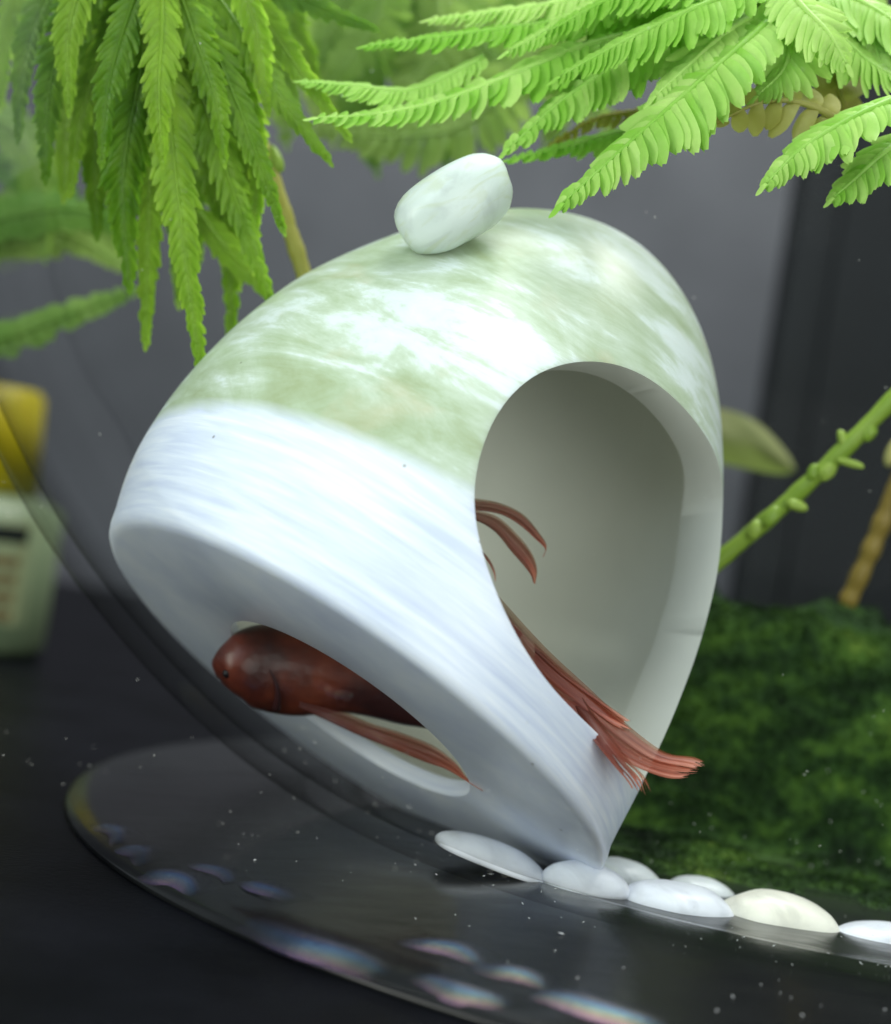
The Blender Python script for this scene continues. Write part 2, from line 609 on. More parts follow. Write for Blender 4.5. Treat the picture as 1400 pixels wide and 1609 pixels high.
# dark cupboard to the right of the bowl, its edge upright in the room
e = P(1240, 400, 28)
cup = thing('dark_cupboard', 'blurred black cupboard standing far behind the bowl on the right', 'cupboard', (e.x + 10, e.y + 3, TABLE_Z))
link('cupboard_body', box(e.x, e.x + 24, e.y, e.y + 1.5, TABLE_Z + 0.01, 26, 0.2), plain('black_lacquer', S(24, 27, 30), 0.6, 0.3, 0.3, 0.2), cup)
link('door_panel', box(e.x + 1.2, e.x + 11, e.y - 0.3, e.y - 0.003, TABLE_Z + 1, 25, 0.1), plain('black_door', S(20, 23, 26), 0.6, 0.3, 0.3, 0.2), cup)

# ------------------------------------------------------------------ bowl
BC = Vector((5.6, 4.0, 0))
bowl_prof = [(0.0, -3.85), (2.5, -3.85), (5.0, -3.85), (6.3, -3.77), (7.5, -3.3), (8.4, -2.75), (9.4, -1.95), (10.4, -0.95),
             (11.2, 0.1), (11.9, 1.3), (12.5, 3.0), (12.8, 5.0), (12.8, 7.0), (12.4, 9.5)]
rs = catmull([Vector((r, z, 0)) for r, z in bowl_prof], 60)
inner = [(max(0, v.x), v.y) for v in rs]


def floor_z(x, y):
    r = math.hypot(x - BC.x, y - BC.y)
    return float(np.interp(r, [a for a, _ in inner], [b for _, b in inner]))


bowl = thing('fish_bowl', 'round clear glass fish bowl with a thick dark foot holding the white pot and plants', 'fish bowl', (BC.x, BC.y, TABLE_Z))
X, Y, Z = Vector((1, 0, 0)), Vector((0, 1, 0)), Vector((0, 0, 1))
FOOT_R = 6.3
BO = Vector((BC.x, BC.y, 0))
dish = [(r, z) for r, z in inner if r <= FOOT_R]
re_, ze_ = dish[-1]
outer = [(6.8, ze_ - 0.03), (7.6, -3.9), (8.4, -4.02), (9.2, -4.09), (9.55, -4.12), (9.8, -4.18), (9.88, -4.24), (9.9, TABLE_Z + 0.004), (0.0, TABLE_Z + 0.004)]
prof = [(z, r) for r, z in dish] + [(z, r) for r, z in outer]
vs, fs = revolve(prof, 128, BO, Z, X, Y, closed=False)
link('glass_foot', mesh_from(vs, fs), M_BASEGLASS, bowl)
wallp = [(r, z) for r, z in inner if r > FOOT_R]
wallp = [(re_ + 0.004, ze_ + 0.003)] + wallp
wout = []
wallp = [(r, z + 0.02) for r, z in wallp]
for i, (r, z) in enumerate(wallp):
    th = 0.26
    q0, q1 = wallp[max(0, i - 1)], wallp[min(len(wallp) - 1, i + 1)]
    tx, tz = q1[0] - q0[0], q1[1] - q0[1]
    l = math.hypot(tx, tz)
    wout.append((r + tz / l * th, z - tx / l * th))
prof = [(z, r) for r, z in wallp] + [(z, r) for r, z in wout[::-1]]
vs, fs = revolve(prof, 128, BO, Z, X, Y, closed=True)
link('glass_wall', mesh_from(vs, fs), M_WALLGLASS, bowl)

M_GLINT = rainbow_glint()
# added strips standing in for light glints: start angle, end angle, outer radius, inner radius, tilt
for a0, a1, ro, ri, up in ((202, 208, 9.75, 9.35, 0.07), (208.5, 213, 9.8, 9.3, 0.08), (214, 220, 9.85, 9.4, 0.08), (219, 224, 9.2, 8.75, 0.07),
                           (225, 236, 9.95, 9.35, 0.10), (233, 239, 9.05, 8.55, 0.09), (238.5, 243.5, 9.15, 8.7, 0.09), (243, 251, 9.45, 8.8, 0.09),
                           (237, 243, 9.8, 9.35, 0.07), (214, 219, 9.3, 8.95, 0.06)):
    v_, f_, uv_ = [], [], []
    NA, NB = 24, 6
    for i in range(NA):
        an = math.radians(a0 + (a1 - a0) * i / (NA - 1))
        for j in range(NB):
            q = j / (NB - 1)
            r_ = ri + (ro - ri) * q + 0.05 * math.sin(i * 0.28 + a0)
            z_ = float(np.interp(r_, [6.3, 7.6, 8.4, 9.2, 9.7, 9.9, 11], [-3.78, -3.9, -4.02, -4.09, -4.15, -4.26, -4.28]))
            v_.append(Vector((BC.x + r_ * math.cos(an), BC.y + r_ * math.sin(an), z_ + 0.012 + up * math.sin(math.pi * q) ** 0.8 * math.sin(math.pi * i / (NA - 1)))))
            uv_.append((i / (NA - 1), q))
    for i in range(NA - 1):
        for j in range(NB - 1):
            k = i * NB + j
            f_.append((k, k + 1, k + NB + 1, k + NB))
    me = mesh_from(v_, f_)
    ul = me.uv_layers.new(name='fin')
    for lp in me.loops:
        ul.data[lp.index].uv = uv_[lp.vertex_index]
    link('glint_strip', me, M_GLINT, bowl)

# ------------------------------------------------------------------ white pot
H = 6.718
KT = [0, 0.9, 1.8, 2.7, 3.6, 4.4, 5.1, 5.7, H]
KR = [3.3, 3.434, 3.419, 3.303, 3.069, 2.682, 2.285, 1.858, 0.0]
tt = np.linspace(0, H, 400)
r2 = np.interp(tt, KT, np.array(KR) ** 2)
ker = np.exp(-0.5 * (np.arange(-40, 41) / 15.0) ** 2)
ker /= ker.sum()
ext = np.r_[2 * r2[0] - r2[40:0:-1], r2, 2 * r2[-1] - r2[-2:-42:-1]]
r2 = np.convolve(ext, ker, 'valid')
r2 = r2 - r2[-1] * (tt / H)


def outer_r(t):
    return math.sqrt(max(0.0, float(np.interp(t, tt, r2))))


def sway(t):
    t = max(0.0, t)
    return -0.054 * t + 0.0042 * t * t + 0.259 * (math.exp(-t / 0.8) - 1)


R0 = outer_r(0.3)
po = [(0.0, 1.62), (0.0, 2.4), (0.0, R0 - 0.16), (0.008, R0 - 0.10), (0.03, R0 - 0.05), (0.07, R0 - 0.018), (0.14, R0 - 0.004)]
po += [(0.3 + (5.0 - 0.3) * i / 40, outer_r(0.3 + (5.0 - 0.3) * i / 40)) for i in range(0, 41)]
for i in range(1, 31):
    t = 5.0 + (H - 5.0) * math.sin(i / 30 * math.pi / 2)
    po.append((t, outer_r(t) if i < 30 else 0.0))
TH = 0.45
inn = []
body_ = [p for p in po if p[0] >= 0.7]
for i, (t, r) in enumerate(body_):
    q0, q1 = body_[max(0, i - 1)], body_[min(len(body_) - 1, i + 1)]
    dt, dr = q1[0] - q0[0], q1[1] - q0[1]
    if i == len(body_) - 1:
        dt, dr = 0.0, -1.0
    l = math.hypot(dt, dr)
    inn.append((t + dr / l * TH, max(0.0, r - dt / l * TH)))
inn[-1] = (H - TH, 0.0)
inn = [p for k, p in enumerate(inn) if p[1] > 0.02 or k == len(inn) - 1]
RI = inn[0][1]
pi_ = inn[::-1] + [(0.5, RI - 0.06), (0.38, RI - 0.18), (0.31, RI - 0.4), (0.28, RI - 0.8), (0.25, 1.75), (0.2, 1.66), (0.1, 1.62)]
SEG = 160
vs, fs = revolve(po + pi_, SEG, BASE, AX, MJ, NR, closed=True)
vs = [v + MJ * sway((v - BASE).dot(AX)) for v in vs]
pot_me = mesh_from(vs, fs)
# the side opening: a rounded cutter pointing right and towards the viewer
RAW = BVHTree.FromPolygons(vs, fs)
rim = [(743, 760), (745, 815), (757, 870), (778, 930), (803, 985), (833, 1037), (868, 1084), (905, 1122), (942, 1156), (972, 1190), (992, 1222), (1012, 1236),
       (1034, 1205), (1052, 1160), (1080, 1080), (1104, 1005), (1124, 925), (1136, 850), (1139, 780), (1127, 722), (1100, 672), (1060, 625),
       (1012, 588), (960, 568), (900, 566), (846, 583), (805, 615), (775, 657), (756, 705)]
az, el = 0.62, 0.12
d_ = (RGT * math.sin(az) * math.cos(el) - FWD * math.cos(az) * math.cos(el) + UPC * math.sin(el)).normalized()
ring3 = []
for p_ in rim:
    r_d = (P(*p_) - CAM).normalized()
    h = RAW.ray_cast(CAM, r_d)
    if h[0] is None:
        h = min((RAW.find_nearest(CAM + r_d * (17 + 0.1 * q)) for q in range(70)), key=lambda e: e[3])
    ring3.append(h[0])
OC = sum(ring3, Vector()) / len(ring3)
flat = [p_ - d_ * (p_ - OC).dot(d_) for p_ in ring3]
for _ in range(1):
    flat = [flat[i] * 0.6 + (flat[i - 1] + flat[(i + 1) % len(flat)]) * 0.2 for i in range(len(flat))]
loop = catmull(flat[-2:] + flat + flat[:3], (len(flat) + 4) * 4 + 1)[8:8 + len(flat) * 4]
CS = len(loop)
cv = [p_ + d_ * lv for lv in (-2.0, 6.0) for p_ in loop]
cf = [(k, (k + 1) % CS, CS + (k + 1) % CS, CS + k) for k in range(CS)]
cf.append(tuple(range(CS))[::-1])
cf.append(tuple(range(CS, 2 * CS)))
cut_me = mesh_from(cv, cf, False)
bm = bmesh.new()
bm.from_mesh(cut_me)
bmesh.ops.recalc_face_normals(bm, faces=bm.faces)
bm.to_mesh(cut_me)
bm.free()
bm = bmesh.new()
bm.from_mesh(pot_me)
bmesh.ops.recalc_face_normals(bm, faces=bm.faces)
bm.to_mesh(pot_me)
bm.free()
a_ = bpy.data.objects.new('pot_tmp', pot_me)
c_ = bpy.data.objects.new('cut_tmp', cut_me)
COL.objects.link(a_)
COL.objects.link(c_)
md = a_.modifiers.new('b', 'BOOLEAN')
md.operation, md.solver, md.object = 'DIFFERENCE', 'EXACT', c_
dg = bpy.context.evaluated_depsgraph_get()
cut = bpy.data.meshes.new_from_object(a_.evaluated_get(dg))
bpy.data.objects.remove(a_)
bpy.data.objects.remove(c_)
# into the pot's own frame, soft bevel on the cut edge
F = Matrix((MJ, -NR, AX)).transposed().to_4x4()
F.translation = BASE
cut.transform(F.inverted())
bm = bmesh.new()
bm.from_mesh(cut)
bmesh.ops.remove_doubles(bm, verts=bm.verts, dist=0.004)
bm.normal_update()
se = [e for e in bm.edges if len(e.link_faces) == 2 and e.calc_face_angle(0) > math.radians(38)]
try:
    bmesh.ops.bevel(bm, geom=se, offset=0.018, segments=2, profile=0.6, affect='EDGES', clamp_overlap=True)
except Exception as ex:
    print('bevel', ex)
pot_me = bm_mesh(bm, True, math.radians(40))
pot = thing('fish_cave', 'white marbled ceramic pot lying tilted with a wide side opening and a holed base', 'fish cave', BASE)
pot.rotation_euler = F.to_euler()
shell = bpy.data.objects.new('pot_shell', pot_me)
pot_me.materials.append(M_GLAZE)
pot_me.materials.append(M_BARE)
for p_ in pot_me.polygons:
    c_ = p_.center
    rr_ = math.hypot(c_.x - sway(c_.z), c_.y)
    out_ = p_.normal.dot((c_ - Vector((0, 0, 2.0))).normalized())
    if c_.z > 0.2 and (out_ < 0.3 or rr_ < outer_r(c_.z) - 0.12):
        p_.material_index = 1
COL.objects.link(shell)
shell.parent = pot
pot_world = pot_me.copy()
pot_world.transform(F)
bm = bmesh.new()
bm.from_mesh(pot_world)
POT_BVH = BVHTree.FromBMesh(bm)
bm.free()


def pot_depth(px, py, default=0.0):
    d = (P(px, py, 0) - CAM).normalized()
    h = POT_BVH.ray_cast(CAM, d)
    return (h[0] - CAM).dot(FWD) - 20 if h[0] is not None else default


def pebble(name, c, ex, ey, ez, sx, sy, sz, m, seed, parent=None, power=2.3, flat_=1.0):
    bm = bmesh.new()
    bmesh.ops.create_icosphere(bm, subdivisions=4, radius=1)
    R = Matrix((ex, ey, ez)).transposed()
    for v in bm.verts:
        q = v.co
        n = (abs(q.x) ** power + abs(q.y) ** power + abs(q.z) ** power) ** (1 / power)
        q = q / n
        k = 1 + 0.16 * noise.noise(q * 0.9 + Vector((seed * 3.1, 0, seed))) + 0.03 * noise.noise(q * 2.1 + Vector((seed, 9, 1)))
        v.co = Vector((q.x * sx, q.y * sy, q.z * sz * (flat_ if q.z < 0 else 1))) * k
    bm.verts.ensure_lookup_table()
    me = bm_mesh(bm)
    o = bpy.data.objects.new(name, me)
    me.materials.append(m)
    COL.objects.link(o)
    o.matrix_world = Matrix.Translation(c) @ R.to_4x4()
    return o


kc = P(712, 322, -0.7)
kx = (RGT * math.cos(math.radians(33)) + UPC * math.sin(math.radians(33)))
kz = (UPC * math.cos(math.radians(33)) - RGT * math.sin(math.radians(33)))
kn = pebble('knob', kc, kx, FWD, kz, 0.70, 0.5, 0.42, M_KNOB, 23, power=2.4)
mw = kn.matrix_world.copy()
kn.parent = pot
kn.matrix_parent_inverse = F.inverted()
kn.matrix_basis = mw

# ------------------------------------------------------------------ pebbles along the floor
peb = [  # px, py, depth, half length, half height px, slope degrees (picture, clockwise), material, label
    (775, 1335, -0.3, 92, 24, 20, 0, 'flat white pebble half under the rim of the pot base'),
    (918, 1372, -0.5, 66, 31, 12, 0, 'small round white pebble below the lowest point of the pot'),
    (985, 1372, 0.6, 62, 34, 22, 2, 'pale greenish pebble lying behind the small round white one'),
    (1066, 1408, -0.5, 84, 35, 12, 0, 'long white pebble in the middle of the pebble row'),
    (1100, 1398, 0.7, 60, 34, 16, 2, 'greyish white pebble peeping over the long white one'),
    (1222, 1424, -0.3, 88, 37, 11, 1, 'cream pebble with a pale brown stain, highest of the row'),
    (1385, 1462, -0.4, 80, 20, 2, 0, 'flat white pebble cut by the right edge of the view'),
]
for i, (px, py, dp, hx, hz, sl, mi, lab) in enumerate(peb):
    k = (20 + dp) / 20 / 140
    a = math.radians(-sl)
    ex = RGT * math.cos(a) + UPC * math.sin(a)
    ez = UPC * math.cos(a) - RGT * math.sin(a)
    o = pebble('pebble', P(px, py + hz * 0.78, dp), ex, FWD, ez, hx * k * 1.06, (hx * 0.7 + hz * 0.3) * k, hz * k * 1.35, M_PEB[mi], i + 7, power=2.15, flat_=0.16)
    tag(o, lab, 'pebble', 'white pebbles on the bowl floor')

# ------------------------------------------------------------------ fish
fish = thing('betta_fish', 'red brown long finned fish hiding inside the white pot, tail sticking out', 'fish', P(560, 1050, 0.6))
# body: px, py, depth, half height px, half thickness px
FB = [(337, 1056, 0.40, 8, 7), (344, 1053, 0.36, 24, 22), (362, 1049, 0.34, 42, 38), (392, 1046, 0.42, 62, 48), (432, 1050, 0.55, 70, 52),
      (480, 1058, 0.6, 68, 50), (540, 1066, 0.6, 54, 46), (600, 1070, 0.6, 60, 42), (655, 1078, 0.5, 64, 34), (705, 1078, 0.3, 60, 28),
      (750, 1020, -0.1, 38, 24), (785, 990, -0.5, 34, 18), (800, 975, -0.7, 30, 10)]
rows = catmull([Vector((a, b, c)) for a, b, c, _, _ in FB], 60)
szs = catmull([Vector((d, e_, 0)) for *_, d, e_ in FB], 60)
vs, fs = [], []
K = 24
for i, r in enumerate(rows):
    n0, n1 = rows[max(0, i - 1)], rows[min(59, i + 1)]
    tx, ty = n1.x - n0.x, n1.y - n0.y
    l = math.hypot(tx, ty)
    nx, ny = ty / l, -tx / l
    for k in range(K):
        a = 2 * math.pi * k / K
        h, th = max(1.0, szs[i].x), max(1.0, szs[i].y)
        vs.append(P(r.x + nx * h * math.cos(a), r.y + ny * h * math.cos(a), r.z + math.sin(a) * th / 140))
for i in range(59):
    for k in range(K):
        k2 = (k + 1) % K
        fs.append((i * K + k, i * K + k2, (i + 1) * K + k2, (i + 1) * K + k))
fs.append(tuple(range(K))[::-1])
fs.append(tuple(range(59 * K, 60 * K)))
bm = bmesh.new()
bm.from_mesh(mesh_from(vs, fs))
body = link('body', bm_mesh(bm), M_SKIN, fish)
M_EYE = plain('dark_eye', S(20, 14, 16), 0.45, 0.3, 0.1)
M_GILL = plain('dark_gill', S(56, 28, 28), 0.4, 0.4, 0.3)


def on_body(px, py, lift=0.02):
    bvh = BVHTree.FromPolygons([v for v in vs], fs)
    d = (P(px, py, 0) - CAM).normalized()
    h = bvh.ray_cast(CAM, d)
    return (h[0] - d * lift) if h[0] is not None else P(px, py, 0.5)


c = on_body(357, 1058, -0.035)
bm = bmesh.new()
bmesh.ops.create_uvsphere(bm, u_segments=16, v_segments=10, radius=0.055)
bmesh.ops.translate(bm, verts=bm.verts, vec=c)
link('eye', bm_mesh(bm), M_EYE, fish)
gp = [on_body(x, y) for x, y in ((424, 1052), (432, 1070), (436, 1088), (436, 1102), (434, 1114))]
tv, tf = tube(catmull(gp, 14), [0.008 + 0.045 * (i / 13) for i in range(14)], 8)
link('gill_slit', mesh_from(tv, tf), M_GILL, fish)
def fin(name, top, bot, rays, sub, rag, rough_seed, fold=0.022, gaps=(), label=None):
    """membrane between two edge curves; each ray runs from base to tip and ends at its own length"""
    r_ = random.Random(rough_seed)
    T = catmull([P(*p) for p in top], sub)
    B = catmull([P(*p) for p in bot], sub)
    me_v, me_f, uvs = [], [], []
    ends = [1 - r_.random() * rag for _ in range(rays)]
    for j in range(rays):
        f = j / (rays - 1)
        for i in range(sub):
            s = i / (sub - 1)
            ss = s * ends[j] * (sub - 1)
            k = min(int(ss), sub - 2)
            u = ss - k
            p = (T[k] * (1 - u) + T[k + 1] * u) * (1 - f) + (B[k] * (1 - u) + B[k + 1] * u) * f
            p = p - FWD * (fold * 1.3 * (math.sin(f * 10 + 1.5 * s + rough_seed) + 0.35 * math.sin(f * 27 + s * 3) + 0.5 * math.sin(s * 5 + f * 3)))
            me_v.append(p)
            uvs.append((s, f))
    for j in range(rays - 1):
        for i in range(sub - 1):
            if any(g0 <= j < g1 and i / (sub - 1) >= gs for g0, g1, gs in gaps):
                continue
            me_f.append((j * sub + i, j * sub + i + 1, (j + 1) * sub + i + 1, (j + 1) * sub + i))
    me = mesh_from(me_v, me_f)
    uvl = me.uv_layers.new(name='fin')
    for lp in me.loops:
        uvl.data[lp.index].uv = uvs[lp.vertex_index]
    return link(name, me, M_FIN, fish, label=label)


# tail: folded, running out of the side opening
fin('tail_fin', [(735, 880, -0.5), (800, 955, -0.9), (862, 1022, -1.2), (930, 1085, -1.5), (990, 1142, -1.7), (1045, 1182, -1.8), (1090, 1190, -1.8), (1112, 1200, -1.8)],
    [(745, 965, -0.7), (800, 1050, -1.1), (850, 1105, -1.6), (905, 1140, -1.95), (955, 1180, -2.0), (1000, 1205, -1.95), (1050, 1222, -1.9), (1092, 1220, -1.9)],
    34, 44, 0.10, 3, gaps=((5, 6, 0.9), (14, 15, 0.86), (23, 25, 0.9)))
fin('tail_fin', [(840, 1010, -1.1), (880, 1048, -1.3), (925, 1085, -1.5), (965, 1115, -1.6), (1006, 1143, -1.65)],
    [(840, 1050, -1.3), (880, 1085, -1.5), (920, 1110, -1.7), (955, 1135, -1.75), (985, 1152, -1.75)], 12, 20, 0.14, 5, 0.03, label='short tan lobe of the tail')
fin('tail_fin', [(915, 1095, -1.6), (955, 1150, -2.0), (990, 1196, -2.15), (1014, 1222, -2.15), (1026, 1254, -2.1)],
    [(890, 1105, -1.6), (930, 1160, -2.15), (962, 1200, -2.3), (986, 1228, -2.2), (998, 1250, -2.12)], 11, 26, 0.3, 8, 0.02,
    gaps=((2, 3, 0.62), (4, 5, 0.8), (6, 7, 0.55), (8, 9, 0.75)), label='frayed lower streamers of the tail')
# curled rays of the back fin showing in the opening
fin('back_fin', [(700, 778, -0.3), (745, 783, -0.3), (785, 790, -0.3), (822, 808, -0.3), (848, 838, -0.3), (859, 858, -0.3), (854, 876, -0.3)],
    [(700, 800, -0.3), (745, 802, -0.3), (785, 808, -0.3), (815, 824, -0.3), (840, 846, -0.3), (856, 862, -0.3), (853, 874, -0.3)], 7, 30, 0.0, 2, 0.015)
fin('back_fin', [(700, 792, -0.35), (748, 802, -0.35), (782, 812, -0.35), (815, 842, -0.35), (836, 870, -0.35), (844, 895, -0.35), (841, 918, -0.35)],
    [(700, 815, -0.35), (746, 818, -0.35), (778, 836, -0.35), (803, 866, -0.35), (824, 890, -0.35), (834, 904, -0.35), (838, 916, -0.35)], 9, 30, 0.0, 6, 0.015)
fin('back_fin', [(735, 855, -0.3), (757, 866, -0.3), (770, 880, -0.3), (778, 898, -0.3), (779, 914, -0.3)],
    [(735, 861, -0.3), (755, 871, -0.3), (767, 884, -0.3), (775, 899, -0.3), (778, 913, -0.3)], 4, 20, 0.0, 9, 0.005)
# belly fins trailing through the hole in the base
fin('belly_fin', [(470, 1100, 0.35), (537, 1117, 0.2), (583, 1136, 0.1), (632, 1151, 0.0), (681, 1171, -0.1), (716, 1198, -0.3), (734, 1222, -0.5), (764, 1246, -0.6)],
    [(470, 1112, 0.35), (517, 1134, 0.2), (566, 1157, 0.1), (616, 1177, 0.0), (665, 1197, -0.1), (700, 1209, -0.3), (731, 1227, -0.5), (761, 1245, -0.6)], 11, 34, 0.05, 12, 0.02)


# ------------------------------------------------------------------ plants
def leaflet_mesh(name='leaflet', tip=0.75):
    vs, fs = [], []
    n = 6
    for i in range(n + 1):
        x = i / n
        wd = (0.55 + 0.45 * math.sin(min(1, x / 0.45) * math.pi / 2)) * (1 - max(0, (x - 0.55) / 0.45) ** 2.2 * tip)
        z = -0.12 * x * x + 0.03 * math.sin(x * 7)
        vs += [(x, wd * 0.5, z - 0.03), (x, 0, z + 0.02), (x, -wd * 0.5, z - 0.03)]
        if i:
            a = 3 * (i - 1)
            fs += [(a, a + 3, a + 4, a + 1), (a + 1, a + 4, a + 5, a + 2)]
    return mesh_from(vs, fs, True, name)


LEAFLET = leaflet_mesh()
LV = [v.co.copy() for v in LEAFLET.vertices]
LF = [tuple(p.vertices) for p in LEAFLET.polygons]


def frond(plant, ctrl, hl, n, face, m, fwd_deg=28, wid=0.4, single=False, droop=0.0, stem=0.045, seed=0, mid=None, kind_name='frond', tipfrac=0.22, label=None):
    """pinnate leaf: ctrl = (px, py, depth) along the midrib; hl = half width in px; leaflets in two rows"""
    r_ = random.Random(seed * 7 + 1)
    pts = catmull([P(*c) for c in ctrl], 40)
    L = [0]
    for a, b in zip(pts, pts[1:]):
        L.append(L[-1] + (b - a).length)
    tot = L[-1]
    rad = [stem * (1 - 0.75 * i / 39) for i in range(40)]
    vs, fs = tube(pts, rad, 6)
    pieces = []
    face = Vector(face).normalized()
    hlc = hl / 140
    for j in range(n):
        s = (j + 0.5) / n
        x = s * tot
        k = max(0, min(38, next((q for q in range(39) if L[q + 1] >= x), 38)))
        u = (x - L[k]) / max(1e-6, L[k + 1] - L[k])
        p = pts[k].lerp(pts[k + 1], u)
        T = (pts[min(39, k + 2)] - pts[max(0, k - 1)]).normalized()
        U = (face - T * face.dot(T)).normalized()
        Sd = T.cross(U).normalized()
        prof = min(1, 0.55 + 1.6 * s) * (1 if s < 0.45 else (1 - (1 - tipfrac) * ((s - 0.45) / 0.55) ** 1.35))
        for sg in (1, -1):
            fa = math.radians(fwd_deg + 26 * s + r_.uniform(-9, 9))
            ln = hlc * prof * r_.uniform(0.8, 1.14) * (1.0 if r_.random() > 0.05 else 0.6)
            dirv = (Sd * sg * math.cos(fa) + T * math.sin(fa))
            dirv = (dirv - U * (droop + r_.uniform(-0.08, 0.12))).normalized()
            wv = U.cross(dirv).normalized()
            wv = (wv + U * r_.uniform(-0.15, 0.25) - U * 0.38 * sg).normalized()
            uv_ = dirv.cross(wv).normalized()
            if uv_.dot(U) < 0:
                uv_ = -uv_
            wd = tot / n * 1.25 * r_.uniform(0.9, 1.1) * (0.7 + 0.3 * prof) * (wid / 0.4)
            Mx = Matrix((dirv * ln, wv * wd, uv_ * ln)).transposed().to_4x4()
            Mx.translation = p
            pieces.append(Mx)
    # end leaflet
    T = (pts[-1] - pts[-4]).normalized()
    U = (face - T * face.dot(T)).normalized()
    Mx = Matrix((T * hlc * 0.34, T.cross(U) * hlc * 0.15, U * hlc * 0.3)).transposed().to_4x4()
    Mx.translation = pts[-1]
    pieces.append(Mx)
    if not single:
        for Mx in pieces:
            o0 = len(vs)
            vs += [Mx @ v for v in LV]
            fs += [tuple(i + o0 for i in f) for f in LF]
    o = link(kind_name, mesh_from(vs, fs), m, plant, label=label)
    if single:
        lm = LEAFLETS.get(m.name)
        if lm is None:
            lm = LEAFLET.copy()
            lm.materials.append(m)
            LEAFLETS[m.name] = lm
        for Mx in pieces:
            q = bpy.data.objects.new('leaflet', lm)
            COL.objects.link(q)
            q.parent = o
            q.matrix_basis = Mx
    return o


LEAFLETS = {}
FR = (RGT * -0.15 - FWD * 0.62 + UPC * 0.78)
# right: bright feathery plant
pr = thing('feathery_plant', 'bright light green feathery leaved plant spreading over the top right of the pot', 'aquatic plant', P(1215, -60, 0))
tube_v, tube_f = tube(catmull([P(1215, -160, 0.2), P(1212, -60, 0), P(1205, 20, -0.1), P(1250, 90, 0.1)], 16), [0.13] * 16, 10)
link('stem', mesh_from(tube_v, tube_f), M_STEM, pr)
right = [  # ctrl, hl, n, single
    ([(1205, 35, -0.6), (1120, 110, -0.9), (1000, 215, -1.1), (885, 318, -1.1)], 92, 31, True),
    ([(1420, 150, -1.0), (1340, 185, -1.2), (1262, 232, -1.3), (1204, 288, -1.3)], 69, 24, True),
    ([(1450, 200, -0.8), (1390, 240, -1.0), (1345, 280, -1.0), (1310, 310, -1.0)], 63, 18, True),
    ([(1180, 25, 0.1), (1020, 75, 0.0), (900, 145, -0.1), (800, 232, -0.1)], 79, 31, True),
    ([(1150, 20, 0.4), (930, 70, 0.2), (720, 150, 0.0), (600, 178, -0.1), (500, 185, -0.2)], 72, 40, True),
    ([(1120, 0, 0.7), (900, 30, 0.6), (740, 52, 0.5), (578, 72, 0.4)], 59, 43, False),
    ([(760, 90, 0.6), (650, 140, 0.5), (560, 135, 0.4), (478, 128, 0.3)], 53, 33, False),
    ([(1190, 70, 0.8), (1050, 180, 0.7), (920, 222, 0.6), (802, 250, 0.5)], 53, 33, False),
    ([(1160, -20, 0.5), (1000, -20, 0.6), (840, 10, 0.7), (680, 30, 0.8)], 69, 43, False),
    ([(1230, 0, 0.0), (1300, 40, -0.2), (1370, 100, -0.3), (1430, 130, -0.3)], 79, 25, False),
    ([(1220, -20, 0.1), (1320, -10, 0.0), (1400, 30, -0.2), (1460, 80, -0.3)], 86, 28, False),
    ([(1190, 20, -0.3), (1130, 60, -0.6), (1080, 105, -0.7), (1030, 150, -0.7)], 79, 22, False),
    ([(1200, -30, -0.5), (1100, 10, -0.7), (990, 60, -0.7), (880, 120, -0.6)], 72, 33, False),
    ([(1210, 0, -0.4), (1240, 60, -0.6), (1230, 110, -0.6), (1190, 150, -0.6)], 72, 19, False),
    ([(1200, -60, 0.9), (1080, -10, 0.9), (960, 60, 0.9), (860, 140, 0.9)], 78, 37, False),
    ([(1260, -60, 0.9), (1180, 10, 0.9), (1120, 60, 0.9), (1060, 140, 0.9)], 78, 31, False),
    ([(1280, -60, 0.2), (1340, 0, 0.0), (1370, 60, -0.1), (1390, 120, -0.2)], 73, 28, False),
    ([(1180, -60, 0.2), (1060, -40, 0.1), (930, 10, 0.0), (800, 80, 0.0)], 68, 43, False),
    ([(1300, -50, 0.8), (1360, 10, 0.7), (1420, 60, 0.6), (1470, 130, 0.6)], 78, 28, False),
    ([(1230, -30, -0.6), (1260, 10, -0.8), (1300, 50, -0.9), (1330, 100, -0.9)], 68, 22, False),
    ([(1240, -40, -0.3), (1120, -40, -0.4), (980, -10, -0.4), (860, 50, -0.3)], 66, 33, False),
]
for i, (ct, hl, n, sg) in enumerate(right):
    frond(pr, ct, hl, n, FR, M_LEAF_R, 26, 0.74, sg, 0.2, 0.05, i + 1)
frond(pr, [(1345, 205, -0.5), (1270, 165, -0.6), (1200, 160, -0.6), (1120, 195, -0.6)], 62, 8, FWD * -1 + UPC * 0.2, M_OLD, 10, 0.34, False, 0.3, 0.05, 40, label='pale yellowed frond with hanging leaflets')
frond(pr, [(1330, 190, 0.4), (1318, 140, 0.4), (1305, 95, 0.4)], 55, 4, FWD * -1, M_OLD, 30, 0.6, False, 0.1, 0.05, 41, label='olive yellow fan shaped leaf')
frond(pr, [(1120, 120, 1.0), (1020, 170, 1.0), (930, 190, 1.0), (850, 240, 1.0)], 36, 20, FR, M_OLD, 22, 0.4, False, 0.2, 0.05, 42, label='yellowish ageing frond')

